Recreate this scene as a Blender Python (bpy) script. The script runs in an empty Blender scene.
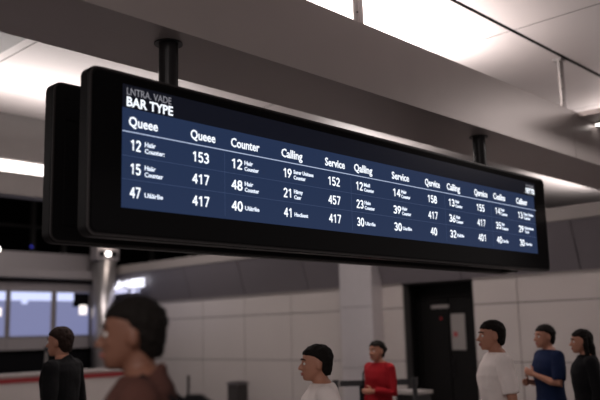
import bpy, bmesh, math, random
from mathutils import Vector, Matrix, noise
random.seed(7)
D = bpy.data; SC = bpy.context.scene; COL = SC.collection

# ---------------------------------------------------------------- camera
CAM = Vector((0, 0, 1.7)); F = 782.35
ROT = Matrix(((0.69266704, -0.10221174, -0.71397839),
              (-0.72080825, -0.13303216, -0.68024842),
              (-0.02545272, 0.98582717, -0.16582206)))
cd = D.cameras.new('camera'); cam = D.objects.new('camera', cd); COL.objects.link(cam)
cam.matrix_world = Matrix.Translation(CAM) @ ROT.to_4x4()
cd.sensor_width = 36; cd.lens = F / 600 * 36; cd.clip_start = 0.05; cd.clip_end = 200
cd.dof.use_dof = True; cd.dof.focus_distance = 5.2; cd.dof.aperture_fstop = 1.1
SC.camera = cam
# ---------------------------------------------------------------- world, exposure
w = D.worlds.new('world'); SC.world = w; w.use_nodes = True
w.node_tree.nodes['Background'].inputs[0].default_value = (1.0, 0.88, 0.86, 1)
w.node_tree.nodes['Background'].inputs[1].default_value = 0.25
vs = SC.view_settings; vs.view_transform = 'Standard'; vs.look = 'None'; vs.gamma = 1; vs.exposure = 0
vs.use_curve_mapping = False

def area(name, loc, size, power, color=(1, .9, .87), direction=(0, 0, -1), spread=180):
    l = D.lights.new(name, 'AREA'); l.shape = 'RECTANGLE'; l.size, l.size_y = size
    l.energy = power; l.color = color; l.spread = math.radians(spread)
    o = D.objects.new(name, l); COL.objects.link(o); o.location = loc
    o.rotation_euler = Vector(direction).to_track_quat('-Z', 'Y').to_euler()
    return o
# added fill lights without fixtures, over and behind the viewer and before the panelled wall
area('ceiling_fill', (-2.0, -.5, 4.4), (1.5, 3), 210)
area('ceiling_fill', (10.2, 1.5, 4.52), (2.6, .8), 70)
area('ceiling_fill', (4.2, 6.3, 4.5), (1.5, 1.5), 25)
area('ceiling_fill', (8.2, 7.0, 4.4), (1.2, 3.2), 60)
area('ceiling_fill', (8.6, 13.0, 4.9), (1.5, 4), 120)
# uplights in the trough on top of the beam
area('beam_uplight', (5.5, 4.35, 3.95), (2.6, .25), 112, (1, .92, .89), (0, 0, 1))
area('beam_uplight', (11.2, 3.85, 3.99), (1.6, .22), 40, (1, .92, .89), (0, 0, 1))
area('cove_uplight', (4.8, 8.3, 3.95), (3.6, .2), 54, (1, .92, .89), (0, -.25, 1))
area('cove_uplight', (9.6, 7.9, 3.95), (1.2, .2), 30, (1, .92, .89), (0, -.25, 1))
area('cove_uplight', (15.2, 6.6, 3.95), (2.4, .2), 55, (1, .92, .89), (0, -.1, 1))

# ---------------------------------------------------------------- materials
def mat(name, col, rough=.5, metal=0, emit=None, strength=1, noise_amt=0, nscale=6, bump=0, bscale=40, spec=None, coat=0):
    m = D.materials.new(name); m.use_nodes = True; nt = m.node_tree; b = nt.nodes['Principled BSDF']
    b.inputs['Base Color'].default_value = (*col, 1); b.inputs['Roughness'].default_value = rough
    b.inputs['Metallic'].default_value = metal
    if spec is not None: b.inputs['Specular IOR Level'].default_value = spec
    if coat: b.inputs['Coat Weight'].default_value = coat; b.inputs['Coat Roughness'].default_value = .08
    if emit: b.inputs['Emission Color'].default_value = (*emit, 1); b.inputs['Emission Strength'].default_value = strength
    if noise_amt or bump:
        tc = nt.nodes.new('ShaderNodeTexCoord')
    if noise_amt:
        n = nt.nodes.new('ShaderNodeTexNoise'); n.inputs['Scale'].default_value = nscale; n.inputs['Detail'].default_value = 5
        nt.links.new(tc.outputs['Object'], n.inputs['Vector'])
        mx = nt.nodes.new('ShaderNodeMix'); mx.data_type = 'RGBA'
        mx.inputs[6].default_value = (*[c * (1 - noise_amt) for c in col], 1)
        mx.inputs[7].default_value = (*[min(1, c * (1 + noise_amt)) for c in col], 1)
        nt.links.new(n.outputs['Fac'], mx.inputs[0]); nt.links.new(mx.outputs[2], b.inputs['Base Color'])
    if bump:
        n2 = nt.nodes.new('ShaderNodeTexNoise'); n2.inputs['Scale'].default_value = bscale
        nt.links.new(tc.outputs['Object'], n2.inputs['Vector'])
        bp = nt.nodes.new('ShaderNodeBump'); bp.inputs['Strength'].default_value = bump; bp.inputs['Distance'].default_value = .01
        nt.links.new(n2.outputs['Fac'], bp.inputs['Height']); nt.links.new(bp.outputs['Normal'], b.inputs['Normal'])
    return m
M = dict(
    floor=mat('floor_stone', (.16, .15, .15), .3, noise_amt=.15, nscale=3),
    ceil=mat('ceiling_panel', (.62, .57, .56), .55, noise_amt=.04, nscale=1.5),
    ceil_dark=mat('ceiling_gap', (.03, .028, .028), .8),
    soffit=mat('grey_soffit', (.18, .165, .16), .5, noise_amt=.05),
    beam=mat('beam_metal', (.43, .38, .365), .38, .25, noise_amt=.05, nscale=2.5),
    black=mat('void_black', (.004, .004, .005), .8, spec=.1),
    housing=mat('black_housing', (.007, .0065, .007), .42, spec=.13),
    rim=mat('rim_metal', (.05, .045, .045), .35, .5),
    glass=mat('display_glass', (.003, .003, .0035), .14, spec=.11),
    screen=mat('screen_blue', (.01, .01, .015), .2, spec=.2, emit=(.0155, .030, .076), strength=1.0),
    screen_top=mat('screen_header', (.005, .005, .006), .2, spec=.2, emit=(.004, .005, .010), strength=1.0),
    rule=mat('screen_rule', (.1, .1, .1), .4, emit=(.42, .50, .70), strength=1),
    sep=mat('screen_separator', (.02, .02, .03), .4, emit=(.035, .06, .135), strength=1),
    text=mat('screen_text', (.2, .2, .2), .4, emit=(.88, .93, 1.0), strength=1.15),
    text_small=mat('screen_small_text', (.2, .2, .2), .4, emit=(.78, .86, 1.0), strength=1.1),
    text_dim=mat('screen_dim_text', (.1, .1, .1), .4, emit=(.20, .20, .23), strength=1),
    pole=mat('dark_pole', (.018, .017, .018), .35, .5),
    steel=mat('brushed_steel', (.5, .47, .47), .35, .8, noise_amt=.08, nscale=4),
    rod=mat('rod_steel', (.42, .39, .38), .4, .5),
    panel=mat('wall_panel', (.43, .39, .372), .32, 0, noise_amt=.05, nscale=1.2),
    fascia=mat('fascia_grey', (.115, .103, .112), .45, noise_amt=.05, nscale=2),
    cap=mat('fascia_cap', (.23, .205, .195), .5),
    joint=mat('joint_dark', (.05, .047, .047), .7),
    column=mat('column_cladding', (.56, .53, .54), .28, .5, noise_amt=.04),
    counter=mat('counter_grey', (.26, .235, .24), .5, noise_amt=.05),
    doorm=mat('door_black', (.004, .0035, .0035), .5, spec=.2),
    notice=mat('pale_notice', (.24, .22, .21), .6),
    redm=mat('red_mark', (.30, .02, .025), .5),
    white=mat('barrier_white', (.52, .47, .45), .45, noise_amt=.05),
    lamp=mat('lamp_white', (1, 1, 1), .5, emit=(1, .93, .88), strength=6),
    led=mat('led_strip', (1, 1, 1), .5, emit=(1, .91, .87), strength=3.2),
    signlit=mat('sign_letters', (1, 1, 1), .5, emit=(.86, .87, 1), strength=2.2),
    signlit2=mat('sign_small_letters', (1, 1, 1), .5, emit=(.5, .52, .8), strength=1.2),
    mon=mat('monitor_blue', (.1, .1, .1), .3, emit=(.19, .21, .40), strength=.9),
    mon_hi=mat('monitor_bar', (.1, .1, .1), .3, emit=(.62, .68, 1), strength=1.15),
    mon_spot=mat('monitor_spot', (.1, .1, .1), .3, emit=(1, .9, .85), strength=1.6),
    belt=mat('black_belt', (.02, .02, .022), .6),
    bin=mat('bin_dark', (.05, .045, .045), .4, .4),
    blue=mat('blue_indicator', (.02, .02, .1), .4, emit=(.05, .05, .5), strength=1),
)

# ---------------------------------------------------------------- mesh helpers
def link_mesh(name, bm, m, parent=None, smooth=False, mats=None):
    me = D.meshes.new(name); bmesh.ops.recalc_face_normals(bm, faces=bm.faces); bm.to_mesh(me); bm.free()
    for x in (mats or [m]): me.materials.append(x)
    if smooth:
        for p in me.polygons: p.use_smooth = True
    o = D.objects.new(name, me); COL.objects.link(o)
    if parent: o.parent = parent
    return o
def empty(name, loc=(0, 0, 0), rz=0):
    o = D.objects.new(name, None); COL.objects.link(o); o.location = loc; o.rotation_euler = (0, 0, rz)
    o.empty_display_size = .1
    return o
def tag(o, label=None, cat=None, group=None, kind=None):
    if label: o['label'] = label
    if cat: o['category'] = cat
    if group: o['group'] = group
    if kind: o['kind'] = kind
    return o
def struct(name, bm, m, parent=None, **k):
    o = link_mesh(name, bm, m, parent, **k)
    if not parent: o['kind'] = 'structure'
    return o
def box(bm, x0, x1, y0, y1, z0, z1, mi=0, bevel=0):
    vs_ = [bm.verts.new((x, y, z)) for z in (z0, z1) for y in (y0, y1) for x in (x0, x1)]
    fs = [(0, 1, 3, 2), (4, 6, 7, 5), (0, 4, 5, 1), (2, 3, 7, 6), (0, 2, 6, 4), (1, 5, 7, 3)]
    faces = [bm.faces.new([vs_[i] for i in f]) for f in fs]
    for f in faces: f.material_index = mi
    if bevel:
        es = list({e for f in faces for e in f.edges})
        bmesh.ops.bevel(bm, geom=es, offset=bevel, segments=2, affect='EDGES', profile=.7)
    return faces
def B(*a, **k):
    bm = bmesh.new(); box(bm, *a, **k); return bm
def loft(bm, rings, cap=True, close=True):
    vr = [[bm.verts.new(p) for p in r] for r in rings]
    n = len(vr[0])
    for a, b in zip(vr, vr[1:]):
        for i in range(n):
            j = (i + 1) % n
            bm.faces.new((a[i], a[j], b[j], b[i]))
    if cap: bm.faces.new(vr[0][::-1]); bm.faces.new(vr[-1])
def tube(bm, pts, rads, n=12, flat=1.0, side=None, round_ends=True):
    pts = [Vector(p) for p in pts]; rings = []
    P = []; 
    for i, p in enumerate(pts):
        t = (pts[min(i + 1, len(pts) - 1)] - pts[max(i - 1, 0)]).normalized()
        P.append((p, t, rads[i]))
    if round_ends:
        p, t, r = P[0]; P = [(p - t * r * .92, t, r * .38), (p - t * r * .6, t, r * .8)] + P
        p, t, r = P[-1]; P = P + [(p + t * r * .6, t, r * .8), (p + t * r * .92, t, r * .38)]
    ref = Vector(side) if side is not None else (Vector((0, 1, 0)) if abs(P[0][1].y) < .8 else Vector((1, 0, 0)))
    for p, t, r in P:
        u = (ref - t * ref.dot(t)); u = u.normalized() if u.length > 1e-5 else t.orthogonal().normalized()
        v = t.cross(u)
        rings.append([p + u * math.cos(2 * math.pi * k / n) * r + v * math.sin(2 * math.pi * k / n) * r * flat for k in range(n)])
    loft(bm, rings)
def cyl(bm, c0, c1, r0, r1=None, n=24):
    tube(bm, [c0, c1], [r0, r1 if r1 is not None else r0], n, round_ends=False)
def roundrect_prism(bm, x0, x1, z0, z1, y0, y1, r, seg=8, bevel=0):
    def ring(y, ins):
        out = []
        for cx, cz, a0 in ((x1 - r, z1 - r, 0), (x0 + r, z1 - r, 90), (x0 + r, z0 + r, 180), (x1 - r, z0 + r, 270)):
            for k in range(seg + 1):
                a = math.radians(a0 + 90 * k / seg)
                out.append(Vector((cx + (r - ins) * math.cos(a), y, cz + (r - ins) * math.sin(a))))
        return out
    rings = [ring(y0, bevel), ring(y0 + bevel, 0), ring(y1 - bevel, 0), ring(y1, bevel)] if bevel else [ring(y0, 0), ring(y1, 0)]
    loft(bm, rings)

# text on a vertical plane, fitted to a real width and cap height
_cap = {}
def text_mesh(s, bold=0.0):
    cu = D.curves.new('text', 'FONT'); cu.body = s; cu.size = 1; cu.offset = bold; cu.resolution_u = 2
    o = D.objects.new('text_source', cu); COL.objects.link(o)
    dg = bpy.context.evaluated_depsgraph_get(); dg.update()
    me = D.meshes.new_from_object(o.evaluated_get(dg)); D.objects.remove(o); D.curves.remove(cu)
    return me
def put_text(name, s, x0, x1, z, cap, y, m, parent, bold=0.0, axis='X', thick=.0):
    """letters standing at depth y from x0 to x1, baseline z"""
    me = text_mesh(s, bold)
    if 'H' not in _cap:
        h = text_mesh('H'); _cap['H'] = max(v.co.y for v in h.vertices)
    xs = [v.co.x for v in me.vertices]; a, b = min(xs), max(xs); k = cap / _cap['H']
    for v in me.vertices:
        u = x0 + (v.co.x - a) / (b - a) * (x1 - x0); h = z + v.co.y * k
        v.co = (u, y, h) if axis == 'X' else (y, u, h)
    me.materials.clear(); me.materials.append(m); me.name = name
    if thick:
        bm = bmesh.new(); bm.from_mesh(me)
        r = bmesh.ops.extrude_face_region(bm, geom=bm.faces[:])
        d = Vector((0, thick, 0)) if axis == 'X' else Vector((thick, 0, 0))
        bmesh.ops.translate(bm, vec=d, verts=[v for v in r['geom'] if isinstance(v, bmesh.types.BMVert)])
        bm.to_mesh(me); bm.free()
    o = D.objects.new(name, me); COL.objects.link(o); o.parent = parent
    return o

# ================================================================ SETTING
CZ = 4.6
struct('floor', B(-6, 24, -6, 21, -.1, 0), M['floor'])
# ceiling: panels 3.28 m long with dark joints
bm = bmesh.new()
xs = [-3.0, .29, 3.57, 6.85, 10.13, 13.41, 16.69, 19.97]; ys = [-5.45, -2.45, .55, 3.55, 6.55, 9.53]
for a, b in zip(xs, xs[1:]):
    for c, d in zip(ys, ys[1:]):
        g = .006
        box(bm, a + g, b - g, c + (.022 if c == 3.55 else 0.004), d - (.022 if d == 3.55 else .004), CZ, CZ + .03, mi=1)[0].material_index = 0
struct('ceiling', bm, None, mats=[M['ceil'], M['ceil_dark']])
struct('ceiling_backing', B(-3.2, 20.2, -5.6, 9.6, CZ + .03, CZ + .1), M['ceil_dark'])
bm = bmesh.new(); box(bm, 1.9, 3.40, 4.3, 9.5, CZ - .05, CZ - .001)
struct('trim_1', bm, M['soffit'])
# bulkhead parallel to the beam, with its linear lamp
bm = bmesh.new()
box(bm, -2, 20, 9.53, 9.75, 4.0, CZ); box(bm, -2, 20, 9.60, 9.75, 3.83, 4.0); box(bm, -2, 20, 9.53, 9.80, 3.54, 3.83)
struct('wall_bulkhead', bm, M['soffit'])
o = tag(link_mesh('linear_lamp', B(-1.5, 5.45, 9.54, 9.595, 3.845, 3.985, bevel=.01), M['led']),
        'long bright white linear lamp set into the grey bulkhead at far left', 'lamp')
# dark concourse beyond: high black ceiling and far walls
struct('ceiling_high', B(-2, 24, 9.76, 20.6, 5.5, 5.6), M['black'])
struct('wall_far', B(-2, 24, 20.4, 20.6, 0, 5.5), M['black'])
struct('wall_far_right', B(23.8, 24, -6, 20.4, 0, 5.5), M['black'])
bm = bmesh.new()
for x in (8.45, 9.85, 10.75, 12.2, 13.6, 15.0): box(bm, x - .05, x + .05, 19.0, 19.1, 3.7, 5.5)
box(bm, 4, 20, 19.0, 19.06, 4.55, 4.6)
struct('window_1', bm, M['joint'])

# panelled wall on the plane X=11
PY = [1.0, 1.89, 3.24, 4.59, 5.94, 6.72]; PY2 = [8.10, 9.45, 10.8, 12.15, 13.5, 14.85, 16.2, 17.0]; PZ = [0.02, .28, 1.16, 2.055, 2.46]
bm = bmesh.new()
for Y_ in (PY, PY2):
    for a, b in zip(Y_, Y_[1:]):
        for c, d in zip(PZ, PZ[1:]):
            box(bm, 11.0, 11.03, a + .007, b - .007, c + .007, d - .007)
wr = struct('wall_right', bm, M['panel'])
bm = bmesh.new(); box(bm, 11.03, 11.2, 1.0, 6.72, 0, 3.2); box(bm, 11.03, 11.2, 8.10, 17.0, 0, 3.2); box(bm, 11.03, 11.2, 6.72, 8.10, 2.45, 3.2)
struct('wall_right_backing', bm, M['joint'])
# leaning fascia above it
bm = bmesh.new()
FY = [1.0, 2.9, 4.9, 6.9, 8.5, 10.3, 12.1, 13.9, 15.7, 17.0]
for a, b in zip(FY, FY[1:]):
    a += .008; b -= .008
    q = [(10.76, 3.19), (10.99, 2.47), (11.03, 2.47), (11.03, 3.19)]
    A = [bm.verts.new((x, a, z)) for x, z in q]; Bq = [bm.verts.new((x, b, z)) for x, z in q]
    for i in range(4):
        j = (i + 1) % 4; bm.faces.new((A[i], A[j], Bq[j], Bq[i]))
    bm.faces.new(A[::-1]); bm.faces.new(Bq)
struct('trim_2', bm, M['fascia'])
struct('trim_3', B(10.74, 11.2, 1.0, 17.0, 3.19, 3.39, bevel=.01), M['cap'])
bm = bmesh.new()
for a, b in ((1.0, 6.70), (8.12, 17.0)): box(bm, 10.97, 11.0, a, b, 2.455, 2.475)
struct('trim_4', bm, M['cap'])
# wall pier
pier = struct('wall_pier', B(10.70, 11.0, 8.54, 9.27, 0, 3.19, bevel=.012), M['column'])
bm = bmesh.new(); box(bm, 10.692, 10.70, 8.55, 9.26, 1.05, 1.056); box(bm, 10.692, 10.70, 8.55, 9.26, 2.10, 2.106)
struct('trim_5', bm, M['joint'])

# door recess
bm = bmesh.new()
box(bm, 11.2, 12.0, 6.62, 6.72, 0, 2.5); box(bm, 11.2, 12.0, 8.10, 8.2, 0, 2.5); box(bm, 11.2, 12.0, 6.62, 8.2, 2.45, 2.55); box(bm, 11.5, 12.0, 6.72, 8.10, 0.02, 2.45)
struct('wall_recess', bm, M['doorm'])
dr = empty('door_1', (11.42, 7.4, 0)); dr['kind'] = 'structure'
def rel(p, o): return o
def child(name, bm, m, root, **k):
    bmesh.ops.translate(bm, vec=-Vector(root.location), verts=bm.verts)
    return link_mesh(name, bm, m, root, **k)
bm = bmesh.new()
box(bm, 11.42, 11.46, 6.80, 7.46, .03, 2.2, bevel=.004); box(bm, 11.42, 11.46, 7.48, 8.04, .03, 2.2, bevel=.004)
child('door_leaf', bm, M['doorm'], dr)
bm = bmesh.new(); box(bm, 11.40, 11.47, 6.74, 6.79, .02, 2.26); box(bm, 11.40, 11.47, 8.05, 8.09, .02, 2.26); box(bm, 11.40, 11.47, 6.74, 8.09, 2.21, 2.26)
child('door_frame', bm, M['doorm'], dr)
bm = bmesh.new(); tube(bm, [(11.37, 7.40, .9), (11.37, 7.40, 1.2)], [.012, .012]); cyl(bm, (11.37, 7.40, .93), (11.42, 7.40, .93), .008); cyl(bm, (11.37, 7.40, 1.17), (11.42, 7.40, 1.17), .008)
child('door_handle', bm, M['pole'], dr)
n = empty('wall_notice', (11.40, 7.02, 1.33)); tag(n, 'tall pale notice strip with a red mark on the black door', 'notice')
child('panel', B(11.398, 11.412, 7.17 - .02, 7.42, 1.33, 1.93, bevel=.003), M['notice'], n)
child('red_mark', B(11.392, 11.397, 7.30, 7.37, 1.55, 1.63, bevel=.002), M['redm'], n)
n = empty('door_plate', (11.40, 7.6, 2.0)); tag(n, 'small narrow pale plate mounted high on the black door', 'sign')
child('plate', B(11.395, 11.412, 7.45, 7.80, 2.03, 2.09, bevel=.003), M['notice'], n)
bm = bmesh.new(); bmesh.ops.create_uvsphere(bm, u_segments=10, v_segments=6, radius=.025, matrix=Matrix.Translation((11.41, 7.62, 1.86)))
tag(link_mesh('door_indicator', bm, M['redm']), 'tiny dim red indicator on the black door below the narrow plate', 'light')
# counter wall at the far left, on the plane Y=17
bm = bmesh.new()
box(bm, 3, 11.2, 17.1, 17.3, 0, 1.45)
struct('wall_back', bm, M['black'])
bm = bmesh.new(); box(bm, 3, 10.9, 17.0, 17.4, 3.26, 3.68); box(bm, 3, 10.95, 16.75, 17.4, 3.07, 3.25, bevel=.01)
struct('trim_7', bm, M['counter'])
bm = bmesh.new()
for a, b in ((3, 6.95), (8.22, 8.26), (9.32, 9.38), (10.34, 10.9)): box(bm, a, b, 17.0, 17.1, 1.45, 2.98)
for a, b in ((6.95, 8.22), (8.26, 9.32), (9.38, 10.34)):
    box(bm, a + .004, b - .004, 17.0, 17.1, 1.45, 1.72); box(bm, a + .004, b - .004, 17.0, 17.1, 2.80, 2.98)
struct('wall_back_upper', bm, M['counter'])
struct('trim_8', B(3, 10.9, 17.12, 17.4, 1.45, 3.0), M['black'])

# ================================================================ BEAM, RODS
beam = empty('ceiling_beam', (5, 3.78, 3.42)); tag(beam, 'huge grey metal beam box running diagonally above the display board', 'beam')
child('beam_casing', B(-1.5, 7.815, 3.433, 4.12, 3.42, 3.94, bevel=.004), M['beam'], beam)
child('beam_casing', B(7.825, 14.0, 3.433, 4.12, 3.42, 3.94, bevel=.004), M['beam'], beam)
cp = empty('canopy_panel', (9, 2.6, 3.88)); tag(cp, 'thin grey canopy panel joined to the right end of the big beam', 'panel')
child('canopy_slab', B(7.95, 12, 2.75, 3.432, 3.885, 3.94, bevel=.004), M['beam'], cp)
dl = empty('downlight', (8.42, 3.33, 3.87)); tag(dl, 'small round bright downlight under the canopy at right edge', 'lamp')
bm = bmesh.new(); cyl(bm, (8.36, 3.38, 3.868), (8.36, 3.38, 3.884), .055); child('ring', bm, M['rod'], dl)
bm = bmesh.new(); cyl(bm, (8.36, 3.38, 3.862), (8.36, 3.38, 3.87), .04); child('lens', bm, M['lamp'], dl)
for i, (x, lab) in enumerate(((4.5, 'steel hanger rod above the middle of the beam, reaching the top of the picture'), (8.02, 'steel hanger rod at right meeting the dark ceiling joint above the beam'))):
    r = empty('hanger_rod', (x, 3.62, 3.94)); tag(r, lab, 'rod', 'steel hangers holding the beam')
    bm = bmesh.new(); box(bm, x - .05, x - .012, 3.60, 3.625, 3.95, 4.595, bevel=.003); child('rod_strut', bm, M['rod'], r)
    bm = bmesh.new(); box(bm, x + .0, x + .05, 3.60, 3.64, 3.95, 4.595, bevel=.003); child('rod_channel', bm, M['steel'], r)
    bm = bmesh.new(); box(bm, x - .07, x + .07, 3.57, 3.67, 3.941, 3.96, bevel=.003); child('foot_plate', bm, M['rod'], r)
    bm = bmesh.new(); box(bm, x - .06, x + .06, 3.575, 3.67, 4.575, 4.597, bevel=.003); child('ceiling_plate', bm, M['rod'], r)
    for z in (4.0, 4.12, 4.25, 4.4):
        bm = bmesh.new(); cyl(bm, (x - .031, 3.590, z), (x - .031, 3.5995, z), .007, n=8)
        child('bolt', bm, M['joint'], r)

# ================================================================ DISPLAY BOARDS
def board(y0, y1, x0, x1, face_front, lab):
    b = empty('display_board', ((x0 + x1) / 2, (y0 + y1) / 2, 2.195)); tag(b, lab, 'display board', 'pair of hanging display boards')
    bm = bmesh.new(); roundrect_prism(bm, x0, x1, 2.195, 3.08, y0, y1, .055, bevel=.012); child('housing', bm, M['housing'], b)
    return b
fb = board(3.40, 3.492, 2.035, 6.955, True, 'long black hanging board showing the blue queue table, nearer of the pair')
bb = board(3.76, 3.852, 2.035, 6.86, False, 'plain dark board hanging behind the lit queue board, farther of the pair')
off = lambda root: -Vector(root.location)
# bright lower and side edge trims
def rim(root, x0, x1, y):
    bm = bmesh.new()
    def rr(r, i):
        out = []
        a0_, a1_, z0, z1 = x0 + i, x1 - i, 2.195 + i, 3.08 - i
        for cx, cz, a in ((a1_ - r, z1 - r, 0), (a0_ + r, z1 - r, 90), (a0_ + r, z0 + r, 180), (a1_ - r, z0 + r, 270)):
            for k in range(9):
                t = math.radians(a + 90 * k / 8); out.append((cx + r * math.cos(t), cz + r * math.sin(t)))
        return out
    o_, i_ = rr(.050, .004), rr(.040, .014)
    A = [[bm.verts.new((x, yy, z)) for x, z in q] for q, yy in ((o_, y + .004), (o_, y - .004), (i_, y - .004), (i_, y + .004))]
    n_ = len(o_)
    for k in range(4):
        for i in range(n_):
            j = (i + 1) % n_; bm.faces.new((A[k][i], A[k][j], A[(k + 1) % 4][j], A[(k + 1) % 4][i]))
    return child('edge_trim', bm, M['rim'], root)
rim(fb, 2.035, 6.955, 3.40); rim(bb, 2.035, 6.86, 3.76)
bm = bmesh.new(); roundrect_prism(bm, 2.06, 6.93, 2.22, 3.055, 3.394, 3.3995, .035); child('glass_panel', bm, M['glass'], fb)
bm = bmesh.new(); box(bm, 2.12, 6.78, 3.853, 3.858, 2.30, 3.0); child('glass_panel', bm, M['glass'], bb)
bm = bmesh.new(); box(bm, 2.11, 6.78, 3.754, 3.7595, 2.29, 2.86, bevel=.002); box(bm, 2.11, 6.78, 3.754, 3.7595, 2.87, 3.0, bevel=.002); child('rear_panel', bm, M['housing'], bb)
bm = bmesh.new(); box(bm, 6.70, 6.82, 3.66, 3.76, 2.20, 2.24, bevel=.004); child('end_clip', bm, M['pole'], bb)
YS = 3.3915
sc = child('screen', B(2.232, 6.72, YS, 3.3945, 2.352, 2.885), M['screen'], fb)
hd = child('screen_header', B(2.232, 6.76, YS, 3.3945, 2.886, 3.012), M['screen_top'], fb)
bm = bmesh.new(); box(bm, 2.232, 6.74, YS - .0015, YS - .0005, 2.7545, 2.760)
def sub(name, bm, m, part, root):
    o = child(name, bm, m, root); o.parent = part; return o
sub('rule_line', bm, M['rule'], sc, fb)
for z in (2.627, 2.503):
    sub('row_line', B(2.232, 6.72, YS - .001, YS - .0004, z - .0014, z + .0014), M['sep'], sc, fb)
for x in (2.93, 4.07, 5.22, 5.93):
    sub('column_line', B(x - .001, x + .001, YS - .001, YS - .0004, 2.37, 2.74), M['sep'], sc, fb)
YT = YS - .003
def st(name, s, x0, x1, z, cap, m, part=sc, bold=.012):
    o = put_text(name, s, x0, x1, z, cap, YT, m, None, bold, thick=.002)
    for v in o.data.vertices: v.co -= Vector(fb.location)
    o.parent = part; return o
st('title_text', 'LNTRA. VADE', 2.256, 2.545, 2.957, .038, M['text_dim'], hd, .0)
st('title_text', 'BAR TYPE', 2.256, 2.556, 2.895, .050, M['text'], hd, .020)
heads = ['Queee', 'Queee', 'Counter', 'Calling', 'Service', 'Qalling', 'Service', 'Qervice', 'Calling', 'Qernice', 'Cuslins', 'Callieer']
H0 = [2.27, 2.68, 2.98, 3.40, 3.81, 4.11, 4.54, 4.96, 5.26, 5.67, 5.98, 6.38]
H1 = [2.455, 2.86, 3.21, 3.59, 4.01, 4.31, 4.75, 5.16, 5.45, 5.88, 6.18, 6.58]
for s, a, b in zip(heads, H0, H1): st('heading_text', s, a, b, 2.788, .052, M['text'], bold=.016)
N0 = [2.28, 2.69, 2.98, 3.41, 3.83, 4.12, 4.54, 4.98, 5.27, 5.69, 5.99, 6.39]
N1 = [2.345, 2.81, 3.065, 3.485, 3.95, 4.195, 4.63, 5.105, 5.355, 5.815, 6.075, 6.475]
def digit_strokes(ch):
    def arc(cx, cy, rx, ry, a0, a1, n=12):
        return [(cx + rx * math.cos(math.radians(a0 + (a1 - a0) * k / n)), cy + ry * math.sin(math.radians(a0 + (a1 - a0) * k / n))) for k in range(n + 1)]
    return {'0': [arc(.28, .5, .22, .43, 0, 360, 24)], '1': [[(.12, .76), (.34, .93), (.34, .07)]],
            '2': [arc(.28, .70, .21, .23, 160, -35) + [(.08, .07), (.52, .07)]],
            '3': [arc(.26, .71, .20, .22, 150, -90), arc(.26, .29, .23, .22, 90, -150)],
            '4': [[(.42, .07), (.42, .93), (.06, .33), (.56, .33)]],
            '5': [[(.48, .93), (.13, .93), (.11, .55)] + arc(.27, .33, .23, .26, 125, -145)],
            '6': [[(.42, .93), (.14, .50)] + arc(.28, .31, .22, .24, 140, 500, 24)],
            '7': [[(.06, .93), (.51, .93), (.20, .07)]],
            '8': [arc(.28, .715, .18, .215, 0, 360, 20), arc(.28, .285, .22, .22, 0, 360, 20)],
            '9': [[(.14, .07), (.42, .50)] + arc(.28, .69, .22, .24, -40, 320, 24)]}[ch]
def digits(s_, x0, x1, z, cap, m, part, wt=.078):
    bm = bmesh.new(); adv = .66; W = adv * len(s_) - .10; kx = (x1 - x0) / W
    def P(p, q, i): return (x0 + (p + i * adv) * kx, YT, z + q * cap)
    for i, ch in enumerate(s_):
        for st_ in digit_strokes(ch):
            for (ax, ay), (bx, by) in zip(st_, st_[1:]):
                L = math.hypot(bx - ax, by - ay) or 1; nx, ny = -(by - ay) / L * wt, (bx - ax) / L * wt
                ex, ey = (bx - ax) / L * wt * .5, (by - ay) / L * wt * .5
                q = [(ax - ex + nx, ay - ey + ny), (bx + ex + nx, by + ey + ny), (bx + ex - nx, by + ey - ny), (ax - ex - nx, ay - ey - ny)]
                bm.faces.new([bm.verts.new(P(*c, i)) for c in q])
    o = child('number_text', bm, m, fb); o.parent = part; return o
nums = [('12', '15', '47'), ('153', '417', '417'), ('12', '48', '40'), ('19', '21', '41'), ('152', '457', '417'), ('12', '23', '30'),
        ('14', '39', '30'), ('158', '417', '40'), ('13', '36', '32'), ('155', '417', '401'), ('14', '35', '40'), ('13', '29', '30')]
RZ = (2.657, 2.530, 2.405)
for col, a, b in zip(nums, N0, N1):
    for s, z in zip(col, RZ):
        w_ = b - a if len(s) == len(col[0]) else (b - a) * .68
        c0 = a if len(s) == len(col[0]) else a + (b - a) * .16
        digits(s, c0, c0 + w_, z, .060, M['text'], sc)
smalls = {0: (('Haär', 'Counter:'), ('Haär', 'Counter'), ('Uáärlie',)), 2: (('Hair', 'Counter'), ('Hair', 'Counter'), ('Uáirlie',)),
          3: (('Surer Unitaee', 'Counter'), ('Härny', 'Cssr'), ('Hncfsent',)), 5: (('Mail', 'Counter'), ('Hain', 'Counter'), ('Uárrlie',)),
          6: (('Hair', 'Counter'), ('Hair', 'Counter'), ('Uarllie',)), 8: (('Hair', 'Counter'), ('Hair', 'Counter'), ('Halrlie',)),
          10: (('Hair', 'Counter'), ('Har', 'Counter'), ('Uarlie',)), 11: (('Hary Unitse', 'Counter'), ('Hairnituse', 'Tard'), ('Harrlar',))}
S0 = {0: 2.372, 2: 3.085, 3: 3.505, 5: 4.21, 6: 4.645, 8: 5.37, 10: 6.09, 11: 6.50}
S1 = {0: 2.50, 2: 3.21, 3: 3.69, 5: 4.33, 6: 4.765, 8: 5.48, 10: 6.21, 11: 6.70}
for c, rows in smalls.items():
    for r, lines in enumerate(rows):
        L = S1[c] - S0[c]; mx = 8 if c not in (3, 11) else 12.5
        for q, s in enumerate(lines):
            z = RZ[r] + (.034 - .036 * q if len(lines) == 2 else .012)
            st('caption_text', s, S0[c], S0[c] + min(L, L * (len(s) + .4) / mx), z, .024, M['text_small'], bold=.022)
st('logo_text', 'NYYB', 6.575, 6.735, 2.905, .050, M['text'], hd, .03)
st('logo_text', 'ÜUTIER', 6.58, 6.73, 2.968, .018, M['text_dim'], hd, .0)
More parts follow.
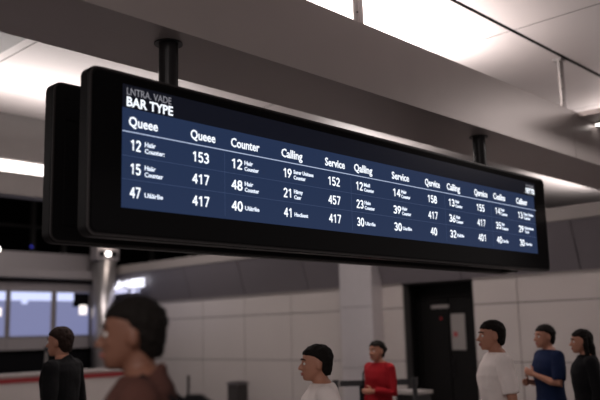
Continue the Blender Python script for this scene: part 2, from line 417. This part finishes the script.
st('logo_text', '.', 6.545, 6.56, 2.905, .05, M['text_dim'], hd, .0)

# ---- posts
for x, lab in ((2.70, 'black mounting post at left, between the beam and the board above the title'), (6.20, 'black mounting post at right, between the beam and the far half of the board')):
    p = empty('mounting_post', (x, 3.625, 2.3)); tag(p, lab, 'post', 'posts carrying the display boards')
    bm = bmesh.new(); cyl(bm, (x, 3.625, 2.25), (x, 3.625, 3.41), .058, n=32); child('pole', bm, M['pole'], p, smooth=False)
    bm = bmesh.new(); cyl(bm, (x, 3.625, 3.411), (x, 3.625, 3.4185), .085, n=32); child('flange', bm, M['pole'], p)
    bm = bmesh.new(); box(bm, x - .075, x + .075, 3.494, 3.566, 3.02, 3.075, bevel=.004); box(bm, x + .055, x + .08, 3.50, 3.56, 3.06, 3.12, bevel=.004); child('clamp', bm, M['pole'], p)
    bm = bmesh.new(); box(bm, x - .075, x + .075, 3.684, 3.752, 2.98, 3.05, bevel=.004); child('clamp', bm, M['pole'], p)

# ================================================================ FAR THINGS
# lit sign on the fascia
s = empty('lit_sign', (10.8, 16.2, 2.6)); tag(s, 'glowing white letters on the dark fascia left of the panelled wall', 'sign')
def wtext(name, t, ya, yb, z, cap, x, m, root, bold):
    o = put_text(name, t, ya, yb, z, cap, x, m, None, bold, axis='Y', thick=.02)
    for v in o.data.vertices: v.co -= Vector(root.location)
    o.parent = root; return o
child('backing_rail', B(10.73, 10.80, 15.25, 16.65, 2.815, 2.835, bevel=.002), M['fascia'], s)
wtext('letters', 'LA+UEEE', 16.6, 15.3, 2.845, .17, 10.71, M['signlit'], s, .03)
wtext('small_letters', '2000', 16.5, 15.98, 2.72, .10, 10.71, M['signlit2'], s, .02)
wtext('small_letters', 'SET', 15.86, 15.45, 2.70, .10, 10.71, M['signlit2'], s, .02)

# monitors
for (a, b), lab, spot in (((6.98, 8.17), 'wall monitor cut by the left edge of the picture', (8.0, 2.30, .08)),
                    ((8.30, 9.28), 'middle wall monitor with one pale square beneath its bright bar', (8.62, 2.56, .07)),
                    ((9.43, 10.28), 'right wall monitor with bright round spot beside the steel column', (10.12, 2.35, .10))):
    mo = empty('wall_monitor', ((a + b) / 2, 17.0, 1.76)); tag(mo, lab, 'monitor', 'monitors above the counter')
    child('bezel', B(a - .03, b + .03, 16.985, 17.05, 1.73, 2.79, bevel=.006), M['counter'], mo)
    sc_ = child('screen', B(a, b, 16.975, 16.984, 1.76, 2.76), M['mon'], mo)
    e = a + (b - a) * (1 if 'middle' in lab or 'left edge' in lab else .52)
    q = child('header_bar', B(a, e, 16.970, 16.974, 2.56, 2.75), M['mon_hi'], mo); q.parent = sc_
    bm = bmesh.new(); box(bm, spot[0] - spot[2], spot[0] + spot[2], 16.962, 16.969, spot[1] - spot[2] * 1.1, spot[1] + spot[2] * 1.1, bevel=.003)
    q = child('bright_square', bm, M['mon_spot'] if 'middle' not in lab else M['mon_hi'], mo); q.parent = sc_
    if 'right wall' in lab:
        q = child('dark_picture', B(a + .42, b, 16.970, 16.974, 2.42, 2.75), M['black'], mo); q.parent = sc_

# steel column with light fixture on top
c = empty('steel_column', (10.62, 16.55, 0)); tag(c, 'round brushed steel column beside the monitors at far left', 'column')
bm = bmesh.new(); cyl(bm, (10.40, 16.5, 0), (10.40, 16.5, 3.50), .27, n=40); child('shaft', bm, M['steel'], c, smooth=True)
bm = bmesh.new(); cyl(bm, (10.40, 16.5, 0), (10.40, 16.5, .12), .30, n=40); child('base_ring', bm, M['rod'], c)
f = empty('floodlight', (10.5, 16.3, 3.5)); tag(f, 'small twin floodlight box on top of the steel column', 'lamp')
child('bracket', B(10.07, 10.68, 16.3, 16.6, 3.51, 3.9, bevel=.02), M['counter'], f)
for x in (10.20, 10.52):
    bm = bmesh.new(); cyl(bm, (x, 16.25, 3.66), (x, 16.31, 3.66), .07, n=16); child('head', bm, M['black'], f)
bm = bmesh.new(); cyl(bm, (10.36, 16.25, 3.66), (10.36, 16.299, 3.66), .055, n=16); child('lens', bm, M['lamp'], f)
l = D.lights.new('floodlight_glow', 'POINT'); l.energy = 3; l.shadow_soft_size = .05; l.color = (1, .85, .75)
lo = D.objects.new('floodlight_glow', l); COL.objects.link(lo); lo.location = (10.36, 16.1, 3.85)
bm = bmesh.new(); bmesh.ops.create_uvsphere(bm, u_segments=12, v_segments=8, radius=.07, matrix=Matrix.Translation((7.80, 16.70, 3.66)))
g = empty('spot_lamp', (7.76, 16.8, 3.6)); tag(g, 'small bright lamp above the counter header at left edge', 'lamp')
child('bulb', bm, M['lamp'], g, smooth=True)
child('mount', B(7.70, 7.82, 16.76, 16.99, 3.60, 3.68), M['counter'], g)
bm = bmesh.new(); bmesh.ops.create_uvsphere(bm, u_segments=10, v_segments=8, radius=.03, matrix=Matrix.Translation((9.79, 18.985, 4.05)))
tag(link_mesh('indicator_light', bm, M['blue']), 'tiny blue indicator light in the dark above the counter', 'light')

# white barrier with red stripe
b = empty('counter_barrier', (7, 14, 0)); tag(b, 'low white counter wall with a red stripe at bottom left', 'counter')
child('wall_panel', B(4.2, 9.9, 14.0, 14.12, 0, 1.02, bevel=.006), M['white'], b)
child('top_ledge', B(4.18, 9.92, 13.97, 14.18, 1.021, 1.07, bevel=.008), M['white'], b)
child('red_stripe', B(4.2, 9.9, 13.985, 13.999, .90, .985), M['redm'], b)
# pale post in the dark gap behind the barrier
p = empty('queue_post', (8.6, 15.6, 0)); tag(p, 'thin pale post in the dark gap below the monitors', 'post')
bm = bmesh.new(); cyl(bm, (8.45, 15.6, .0), (8.45, 15.6, 1.42), .03, n=16); child('pole', bm, M['notice'], p)
bm = bmesh.new(); cyl(bm, (8.45, 15.6, 1.42), (8.45, 15.6, 1.52), .045, n=16); child('head', bm, M['belt'], p)
bm = bmesh.new(); cyl(bm, (8.45, 15.6, .0), (8.45, 15.6, .03), .17, n=24); child('base', bm, M['belt'], p)

# belt barriers behind the red figure
def belt_post(x, y, lab):
    p = empty('belt_post', (x, y, 0)); tag(p, lab, 'barrier post', 'belt barrier posts')
    bm = bmesh.new(); cyl(bm, (x, y, .03), (x, y, 1.02), .03, n=16); child('pole', bm, M['belt'], p)
    bm = bmesh.new(); cyl(bm, (x, y, 1.02), (x, y, 1.11), .04, n=16); child('belt_head', bm, M['belt'], p)
    bm = bmesh.new(); cyl(bm, (x, y, 0), (x, y, .03), .17, n=24); child('base', bm, M['belt'], p)
belt_post(7.97, 5.75, 'black belt barrier post right of the woman in red, near the doorway')
belt_post(7.30, 6.44, 'black belt barrier post left of the woman in red, before the pier')
bm = bmesh.new()
a, b2 = Vector((7.335, 6.404, 0)), Vector((7.935, 5.786, 0)); d_ = (b2 - a).normalized(); nrm = Vector((-d_.y, d_.x, 0)) * .004
vsx = [a + nrm, b2 + nrm, b2 - nrm, a - nrm]
A = [bm.verts.new(v + Vector((0, 0, 1.03))) for v in vsx]; Bq = [bm.verts.new(v + Vector((0, 0, 1.10))) for v in vsx]
for i in range(4): bm.faces.new((A[i], A[(i + 1) % 4], Bq[(i + 1) % 4], Bq[i]))
bm.faces.new(A[::-1]); bm.faces.new(Bq)
tag(link_mesh('barrier_belt', bm, M['belt']), 'black belt stretched behind the woman in red', 'belt')

# pale bench edge by the door
bn = empty('small_table', (9.2, 6.67, 0)); tag(bn, 'small pale topped table in front of the black doorway', 'table')
child('tabletop', B(9.02, 9.38, 6.46, 6.88, .80, .85, bevel=.01), M['notice'], bn)
for y in (6.50, 6.84):
    child('leg', B(9.05, 9.35, y - .02, y + .02, 0, .80, bevel=.004), M['belt'], bn)

# bin and slim stand by the panelled wall
t = empty('waste_bin', (10.6, 11.9, 0)); tag(t, 'dark square waste bin standing by the panelled wall', 'bin')
child('body', B(10.47, 10.77, 11.82, 12.10, 0, .70, bevel=.015), M['bin'], t)
child('rim', B(10.45, 10.79, 11.80, 12.12, .705, .74, bevel=.01), M['fascia'], t)
child('lid', B(10.49, 10.75, 11.84, 12.08, .741, .75, bevel=.003), M['black'], t)
t = empty('floor_stand', (10.4, 13.9, 0)); tag(t, 'thin dark floor stand by the wall left of the bin', 'stand')
bm = bmesh.new(); cyl(bm, (10.4, 13.25, .02), (10.4, 13.25, .86), .03, n=12); child('pole', bm, M['bin'], t)
bm = bmesh.new(); cyl(bm, (10.4, 13.25, 0), (10.4, 13.25, .02), .16, n=20); child('base', bm, M['bin'], t)

# ================================================================ PEOPLE
SKIN = mat('skin', (.40, .18, .115), .55, noise_amt=.08, nscale=20)
SKIN_B = mat('skin_brown', (.19, .08, .048), .55, noise_amt=.08, nscale=20)
HAIR = mat('dark_hair', (.008, .006, .005), .75, spec=.15, bump=.6, bscale=120)
HAIR_B = mat('brown_hair', (.022, .012, .009), .75, spec=.15, bump=.6, bscale=120)
LIP = mat('lips', (.35, .10, .08), .5); EYEW = mat('eye_white', (.6, .58, .55), .3); IRIS = mat('iris', (.02, .012, .01), .2)
SHOE = mat('shoe_dark', (.02, .018, .018), .4)
def cloth(n, c): return mat(n, c, .9, spec=.15, noise_amt=.12, nscale=9, bump=.5, bscale=18)
def ell(bm, c, r, n=14):
    bmesh.ops.create_uvsphere(bm, u_segments=n, v_segments=n // 2 + 1, radius=1,
        matrix=Matrix.Translation(c) @ Matrix.Diagonal((*r, 1)))
def eloft(bm, rows, n=24, power=2.3):
    """rows: (cx, cy, z, half depth x, half width y)"""
    rings = []
    for cx, cy, z, dx, wy in rows:
        r = []
        for k in range(n):
            a = 2 * math.pi * k / n; ca, sa = math.cos(a), math.sin(a)
            r.append(Vector((cx + dx * math.copysign(abs(ca) ** (2 / power), ca), cy + wy * math.copysign(abs(sa) ** (2 / power), sa), z)))
        rings.append(r)
    loft(bm, rings)
def remesh(name, bm, m, parent, vox, smooth=3, disp=0, dscale=6, mats=None):
    me = D.meshes.new(name); bmesh.ops.recalc_face_normals(bm, faces=bm.faces); bm.to_mesh(me); bm.free()
    o = D.objects.new(name, me); COL.objects.link(o)
    r = o.modifiers.new('r', 'REMESH'); r.mode = 'VOXEL'; r.voxel_size = vox
    sm = o.modifiers.new('s', 'SMOOTH'); sm.factor = .5; sm.iterations = smooth
    dg = bpy.context.evaluated_depsgraph_get(); dg.update()
    new = D.meshes.new_from_object(o.evaluated_get(dg)); o.modifiers.clear(); o.data = new; D.meshes.remove(me)
    new.name = name; new.materials.clear(); new.materials.append(m)
    if disp:
        for v in new.vertices:
            v.co += v.normal * noise.noise(v.co * dscale) * disp
    for p in new.polygons: p.use_smooth = True
    o.parent = parent
    return o
def hand(bm, wrist, d, side, curl, s):
    """palm plus four fingers and a thumb; d = direction, side = towards the thumb"""
    d = d.normalized(); side = (side - d * side.dot(d)).normalized(); nn = d.cross(side)
    tube(bm, [wrist, wrist + d * .035 * s, wrist + d * .085 * s], [.026 * s, .038 * s, .040 * s], 12, flat=.42, side=side)
    for k, (o_, ln) in enumerate(((.028, .066), (.010, .075), (-.009, .070), (-.027, .055))):
        p = wrist + d * .085 * s + side * o_ * s; pts = [p - d * .02 * s, p]; dd = d.copy()
        for q in range(3):
            dd = (dd + nn * curl * .55).normalized(); p = p + dd * ln * s * (.42, .32, .26)[q]; pts.append(p)
        tube(bm, pts, [.0095 * s, .0095 * s, .009 * s, .008 * s, .007 * s], 8)
    p = wrist + d * .03 * s + side * .028 * s
    tube(bm, [p - side * .01 * s, p + (side * .9 + d * .5).normalized() * .035 * s, p + (side * .8 + d * 1.1 + nn * curl * .6).normalized() * .07 * s], [.013 * s, .011 * s, .008 * s], 8)
def person(loc, rz, H, label, shirt, trousers, sleeve='short', skin=SKIN, hair=HAIR, female=False, long_hair=False,
           armL='down', armR='down', head_yaw=0, top='shirt', stride=.16, extra=None, beard=False):
    s = (H + .022) / 1.75; root = empty('person', loc, rz); tag(root, label, 'person')
    Wd = .90 if female else 1.0
    V = lambda x, y, z: Vector((x, y, z)) * s
    torso = [(0, 0, .84, .10, .155), (-.005, 0, .92, .118, .17), (0, 0, 1.02, .105, .150), (.005, 0, 1.10, .10, .145), (.012, 0, 1.20, .112, .160),
             (.012, 0, 1.30, .118, .175), (.0, 0, 1.38, .105, .180), (-.012, 0, 1.435, .080, .150), (-.015, 0, 1.47, .062, .085), (-.012, 0, 1.50, .055, .060)]
    def T(infl, z0, z1):
        return [(cx * s, 0, z * s, (dx + infl) * s, (wy * Wd + infl) * s) for cx, cy, z, dx, wy in torso if z0 <= z <= z1]
    def arm_pts(mode, sg):
        sh = V(-.01, sg * .178 * Wd, 1.405)
        if mode == 'down': el = sh + V(-.03, sg * .055, -.285); wr = el + V(.045, sg * .01, -.25); hd_ = Vector((.15, 0, -1))
        elif mode == 'swing': el = sh + V(.10, sg * .045, -.27); wr = el + V(.15, 0, -.20); hd_ = Vector((.5, 0, -.8))
        elif mode == 'back': el = sh + V(-.13, sg * .05, -.25); wr = el + V(-.02, 0, -.25); hd_ = Vector((.1, 0, -1))
        elif mode == 'front': el = sh + V(.0, sg * .06, -.28); wr = el + V(.20, -sg * .14, .03); hd_ = Vector((.6, -sg * .8, .0))
        elif mode == 'fold': el = sh + V(.05, sg * .07, -.27); wr = el + V(.17, -sg * .16, .10); hd_ = Vector((.4, -sg * .8, .3))
        return sh, el, wr, hd_
    legs = {}
    for sg in (-1, 1):
        st_ = stride * sg
        hip = V(0, sg * .085, .90); kn = V(st_ * .55 + .02, sg * .09, .49); an = V(st_ * 1.0 - (.05 if sg < 0 else 0), sg * .092, .09)
        legs[sg] = (hip, kn, an)
    # one continuous body
    bm = bmesh.new(); eloft(bm, T(0, 0, 2))
    tube(bm, [V(-.012, 0, 1.44), V(.0, 0, 1.50), V(.012, 0, 1.575)], [.060 * s * Wd, .054 * s * Wd, .054 * s * Wd], 16)
    for sg, md in ((1, armL), (-1, armR)):
        sh, el, wr, hd_ = arm_pts(md, sg)
        tube(bm, [sh, sh.lerp(el, .4), el, el.lerp(wr, .3), wr], [.056 * s, .047 * s, .038 * s, .038 * s, .025 * s], 14)
        hand(bm, wr, hd_, Vector((1, 0, 0)) if md in ('down', 'swing', 'back') else Vector((0, 0, 1)), .55, s * (.92 if female else 1))
        hip, kn, an = legs[sg]
        tube(bm, [hip, hip.lerp(kn, .35), kn, kn.lerp(an, .3), an], [.088 * s, .080 * s, .055 * s, .054 * s, .036 * s], 14)
        tube(bm, [an + V(-.03, 0, -.04), an + V(.09, 0, -.055), an + V(.15, 0, -.06)], [.034 * s, .036 * s, .024 * s], 12)
    # head
    z0 = (1.75 - .254) * s; Rm = Matrix.Rotation(head_yaw, 4, 'Z'); HP = Matrix.Translation((.022 * s, 0, z0)) @ Rm @ Matrix.Scale(s, 4)
    hb = bmesh.new()
    eloft(hb, [(.052, 0, .0, .030, .026), (.046, 0, .014, .045, .040), (.034, 0, .035, .062, .053), (.018, 0, .06, .078, .062), (.006, 0, .09, .090, .069),
               (-.002, 0, .12, .097, .074), (-.006, 0, .15, .100, .0765), (-.008, 0, .175, .094, .073), (-.010, 0, .20, .076, .060), (-.012, 0, .218, .048, .040), (-.012, 0, .226, .016, .014)], 28, 2.15)
    tube(hb, [(.088, 0, .122), (.104, 0, .098), (.116, 0, .080)], [.009, .011, .013], 10)
    ell(hb, (.104, .010, .076), (.010, .009, .008)); ell(hb, (.104, -.010, .076), (.010, .009, .008))
    tube(hb, [(.078, -.045, .132), (.092, -.02, .137), (.094, 0, .132), (.092, .02, .137), (.078, .045, .132)], [.007] * 5, 8)
    for sg in (-1, 1):
        ell(hb, (-.008, sg * .077, .100), (.019, .010, .032)); ell(hb, (.064, sg * .040, .085), (.022, .016, .018))
    ell(hb, (.078, 0, .018), (.018, .020, .014)); ell(hb, (.088, 0, .047), (.013, .024, .012))
    bmesh.ops.transform(hb, matrix=HP, verts=hb.verts); tmp = D.meshes.new('t'); hb.to_mesh(tmp); hb.free(); bm.from_mesh(tmp); D.meshes.remove(tmp)
    remesh('body', bm, skin, root, .0075, 2)
    # face details
    for sg in (-1, 1):
        e = bmesh.new(); ell(e, (.083, sg * .031, .112), (.0115, .0145, .0095), 12); bmesh.ops.transform(e, matrix=HP, verts=e.verts)
        eo = link_mesh('eye', e, EYEW, root, smooth=True)
        e = bmesh.new(); ell(e, (.0925, sg * .032, .112), (.004, .006, .006), 10); bmesh.ops.transform(e, matrix=HP, verts=e.verts)
        io = link_mesh('iris', e, IRIS, None, smooth=True); io.parent = eo
        e = bmesh.new(); tube(e, [(.080, sg * .050, .136), (.096, sg * .032, .143), (.101, sg * .014, .139)], [.003, .0045, .004], 8); bmesh.ops.transform(e, matrix=HP, verts=e.verts)
        link_mesh('eyebrow', e, hair, root, smooth=True)
    e = bmesh.new(); tube(e, [(.092, -.022, .046), (.103, -.008, .049), (.103, .008, .049), (.092, .022, .046)], [.003, .0055, .0055, .003], 8)
    tube(e, [(.092, -.018, .040), (.102, 0, .038), (.092, .018, .040)], [.003, .006, .003], 8); bmesh.ops.transform(e, matrix=HP, verts=e.verts)
    link_mesh('lips', e, LIP, root, smooth=True)
    # hair
    e = bmesh.new()
    eloft(e, [(-.060, 0, .030, .030, .038), (-.052, 0, .055, .050, .056), (-.046, 0, .09, .062, .072), (-.042, 0, .125, .071, .079), (-.030, 0, .150, .088, .085),
              (-.009, 0, .172, .104, .084), (-.010, 0, .198, .092, .074), (-.012, 0, .222, .066, .055), (-.012, 0, .238, .030, .026)], 28, 2.1)
    if long_hair:
        tube(e, [(-.06, 0, .12), (-.085, 0, .04), (-.085, 0, -.06), (-.08, 0, -.14)], [.078, .075, .066, .04], 18, flat=.6, side=(0, 1, 0))
        for sg in (-1, 1): tube(e, [(-.02, sg * .075, .15), (-.015, sg * .083, .08), (-.025, sg * .08, .0), (-.045, sg * .065, -.08)], [.02, .026, .026, .018], 10)
    elif female:
        ell(e, (-.115, 0, .13), (.045, .048, .045))
    if beard: tube(e, [(-.0, -.068, .06), (.045, -.055, .02), (.088, 0, .005), (.045, .055, .02), (.0, .068, .06)], [.010, .014, .018, .014, .010], 10)
    bmesh.ops.transform(e, matrix=HP, verts=e.verts)
    remesh('hair', e, hair, root, .007, 2, .006, 45)
    # clothes
    e = bmesh.new()
    hem = [(cx * s, 0, z * s, dx * s, wy * s * Wd) for cx, cy, z, dx, wy in ((0, 0, .80, .135, .19), (0, 0, .86, .138, .192))]
    eloft(e, hem + T(.022, .9, 1.45) + [(-.014 * s, 0, 1.475 * s, .078 * s, .085 * s)])
    for sg, md in ((1, armL), (-1, armR)):
        sh, el, wr, hd_ = arm_pts(md, sg)
        tube(e, [V(-.01, sg * .10, 1.41), sh], [.062 * s, .070 * s], 16)
        if sleeve == 'short': tube(e, [sh, sh.lerp(el, .45), sh.lerp(el, .85)], [.070 * s, .070 * s, .068 * s], 16, round_ends=False)
        else: tube(e, [sh, sh.lerp(el, .5), el, el.lerp(wr, .5), el.lerp(wr, .95)], [.070 * s, .062 * s, .055 * s, .048 * s, .040 * s], 16, round_ends=False)
    if top == 'jacket': tube(e, [V(-.055, -.05, 1.47), V(-.07, 0, 1.49), V(-.055, .05, 1.47)], [.022 * s] * 3, 10)
    shirt_o = remesh(top, e, shirt, root, .009, 3, .008, 9)
    e = bmesh.new(); eloft(e, T(.010, .84, 1.03)); 
    for sg in (-1, 1):
        hip, kn, an = legs[sg]
        tube(e, [hip, hip.lerp(kn, .35), kn, an + V(0, 0, .0)], [.100 * s, .094 * s, .072 * s, .062 * s], 16, round_ends=False)
    remesh('trousers', e, trousers, root, .010, 3, .006, 8)
    for sg in (-1, 1):
        hip, kn, an = legs[sg]; e = bmesh.new()
        tube(e, [an + V(-.045, 0, -.046), an + V(.04, 0, -.044), an + V(.12, 0, -.052), an + V(.185, 0, -.058)], [.040 * s, .043 * s, .044 * s, .028 * s], 14)
        for v in e.verts: v.co.z = max(v.co.z, .001)
        link_mesh('shoe', e, SHOE, root, smooth=True)
    if extra: extra(root, s)
    return root
WHITE = cloth('white_cotton', (.78, .70, .67)); BLACK = cloth('black_cloth', (.006, .006, .007)); NAVY = cloth('navy_cloth', (.008, .015, .048))
BROWN = cloth('brown_cloth', (.085, .036, .028)); REDC = cloth('red_cloth', (.27, .009, .014)); GREY = cloth('grey_cloth', (.10, .095, .10)); DARKB = cloth('dark_trousers', (.02, .02, .024))
LEFT = math.atan2(.721, -.693)     # walking towards the left of the picture

def backpack(root, s):
    e = bmesh.new()
    eloft(e, [(-.20 * s, 0, .98 * s, .07 * s, .13 * s), (-.215 * s, 0, 1.02 * s, .095 * s, .155 * s), (-.215 * s, 0, 1.25 * s, .09 * s, .15 * s), (-.19 * s, 0, 1.37 * s, .06 * s, .12 * s), (-.18 * s, 0, 1.40 * s, .03 * s, .08 * s)], 28, 3)
    bo = link_mesh('backpack', e, BLACK, root, smooth=True)
    for sg in (-1, 1):
        e = bmesh.new(); tube(e, [(-.15 * s, sg * .09 * s, 1.37 * s), (-.02 * s, sg * .10 * s, 1.475 * s), (.11 * s, sg * .11 * s, 1.38 * s), (.15 * s, sg * .12 * s, 1.22 * s), (.05 * s, sg * .19 * s, 1.05 * s), (-.13 * s, sg * .13 * s, 1.0 * s)], [.02 * s] * 6, 10, flat=.4)
        st2 = link_mesh('strap', e, BLACK, None, smooth=True); st2.parent = bo
def bag(root, s):
    e = bmesh.new(); box(e, -.26 * s, .02 * s, -.33 * s, -.25 * s, .98 * s, 1.20 * s, bevel=.02); bo = link_mesh('handbag', e, BLACK, root)
    e = bmesh.new(); tube(e, [(-.22 * s, -.29 * s, 1.19 * s), (-.10 * s, -.24 * s, 1.34 * s), (-.01 * s, -.17 * s, 1.472 * s), (.01 * s, -.26 * s, 1.34 * s), (-.02 * s, -.29 * s, 1.19 * s)], [.010 * s] * 5, 8)
    st2 = link_mesh('strap', e, BLACK, None, smooth=True); st2.parent = bo
person((3.45, 6.10, 0), LEFT - .25, 1.79, 'person in a dark jacket at far left, turned towards the monitors', BLACK, DARKB, 'long', SKIN, HAIR_B, top='jacket')
person((1.638, 2.363, 0), LEFT + .1, 1.835, 'large near person with dark hair below the left end of the board', BROWN, DARKB, 'long', SKIN_B, HAIR, top='jacket', armR='down', extra=backpack)
person((3.685, 3.377, 0), LEFT + .1, 1.613, 'person in a loose white shirt walking left under the middle of the board', WHITE, GREY, 'short', SKIN, HAIR, female=False, armR='swing', armL='back')
person((6.845, 5.405, 0), LEFT + .7, 1.58, 'person in red with a black shoulder bag, left of the black doorway', REDC, REDC, 'long', SKIN, HAIR, female=True, armR='down', armL='front', stride=.06, extra=bag)
person((5.775, 3.35, 0), LEFT + .05, 1.75, 'person in a white short sleeved shirt just right of the black doorway', WHITE, GREY, 'short', SKIN, HAIR, armL='down', armR='down')
person((7.58, 3.80, 0), LEFT + .2, 1.705, 'person in a navy shirt second from the right edge', NAVY, DARKB, 'short', SKIN, HAIR, armL='fold', armR='front')
person((7.42, 3.34, 0), LEFT - .1, 1.65, 'person in a black top with long dark hair at the right edge', BLACK, DARKB, 'long', SKIN, HAIR, female=True, long_hair=True)
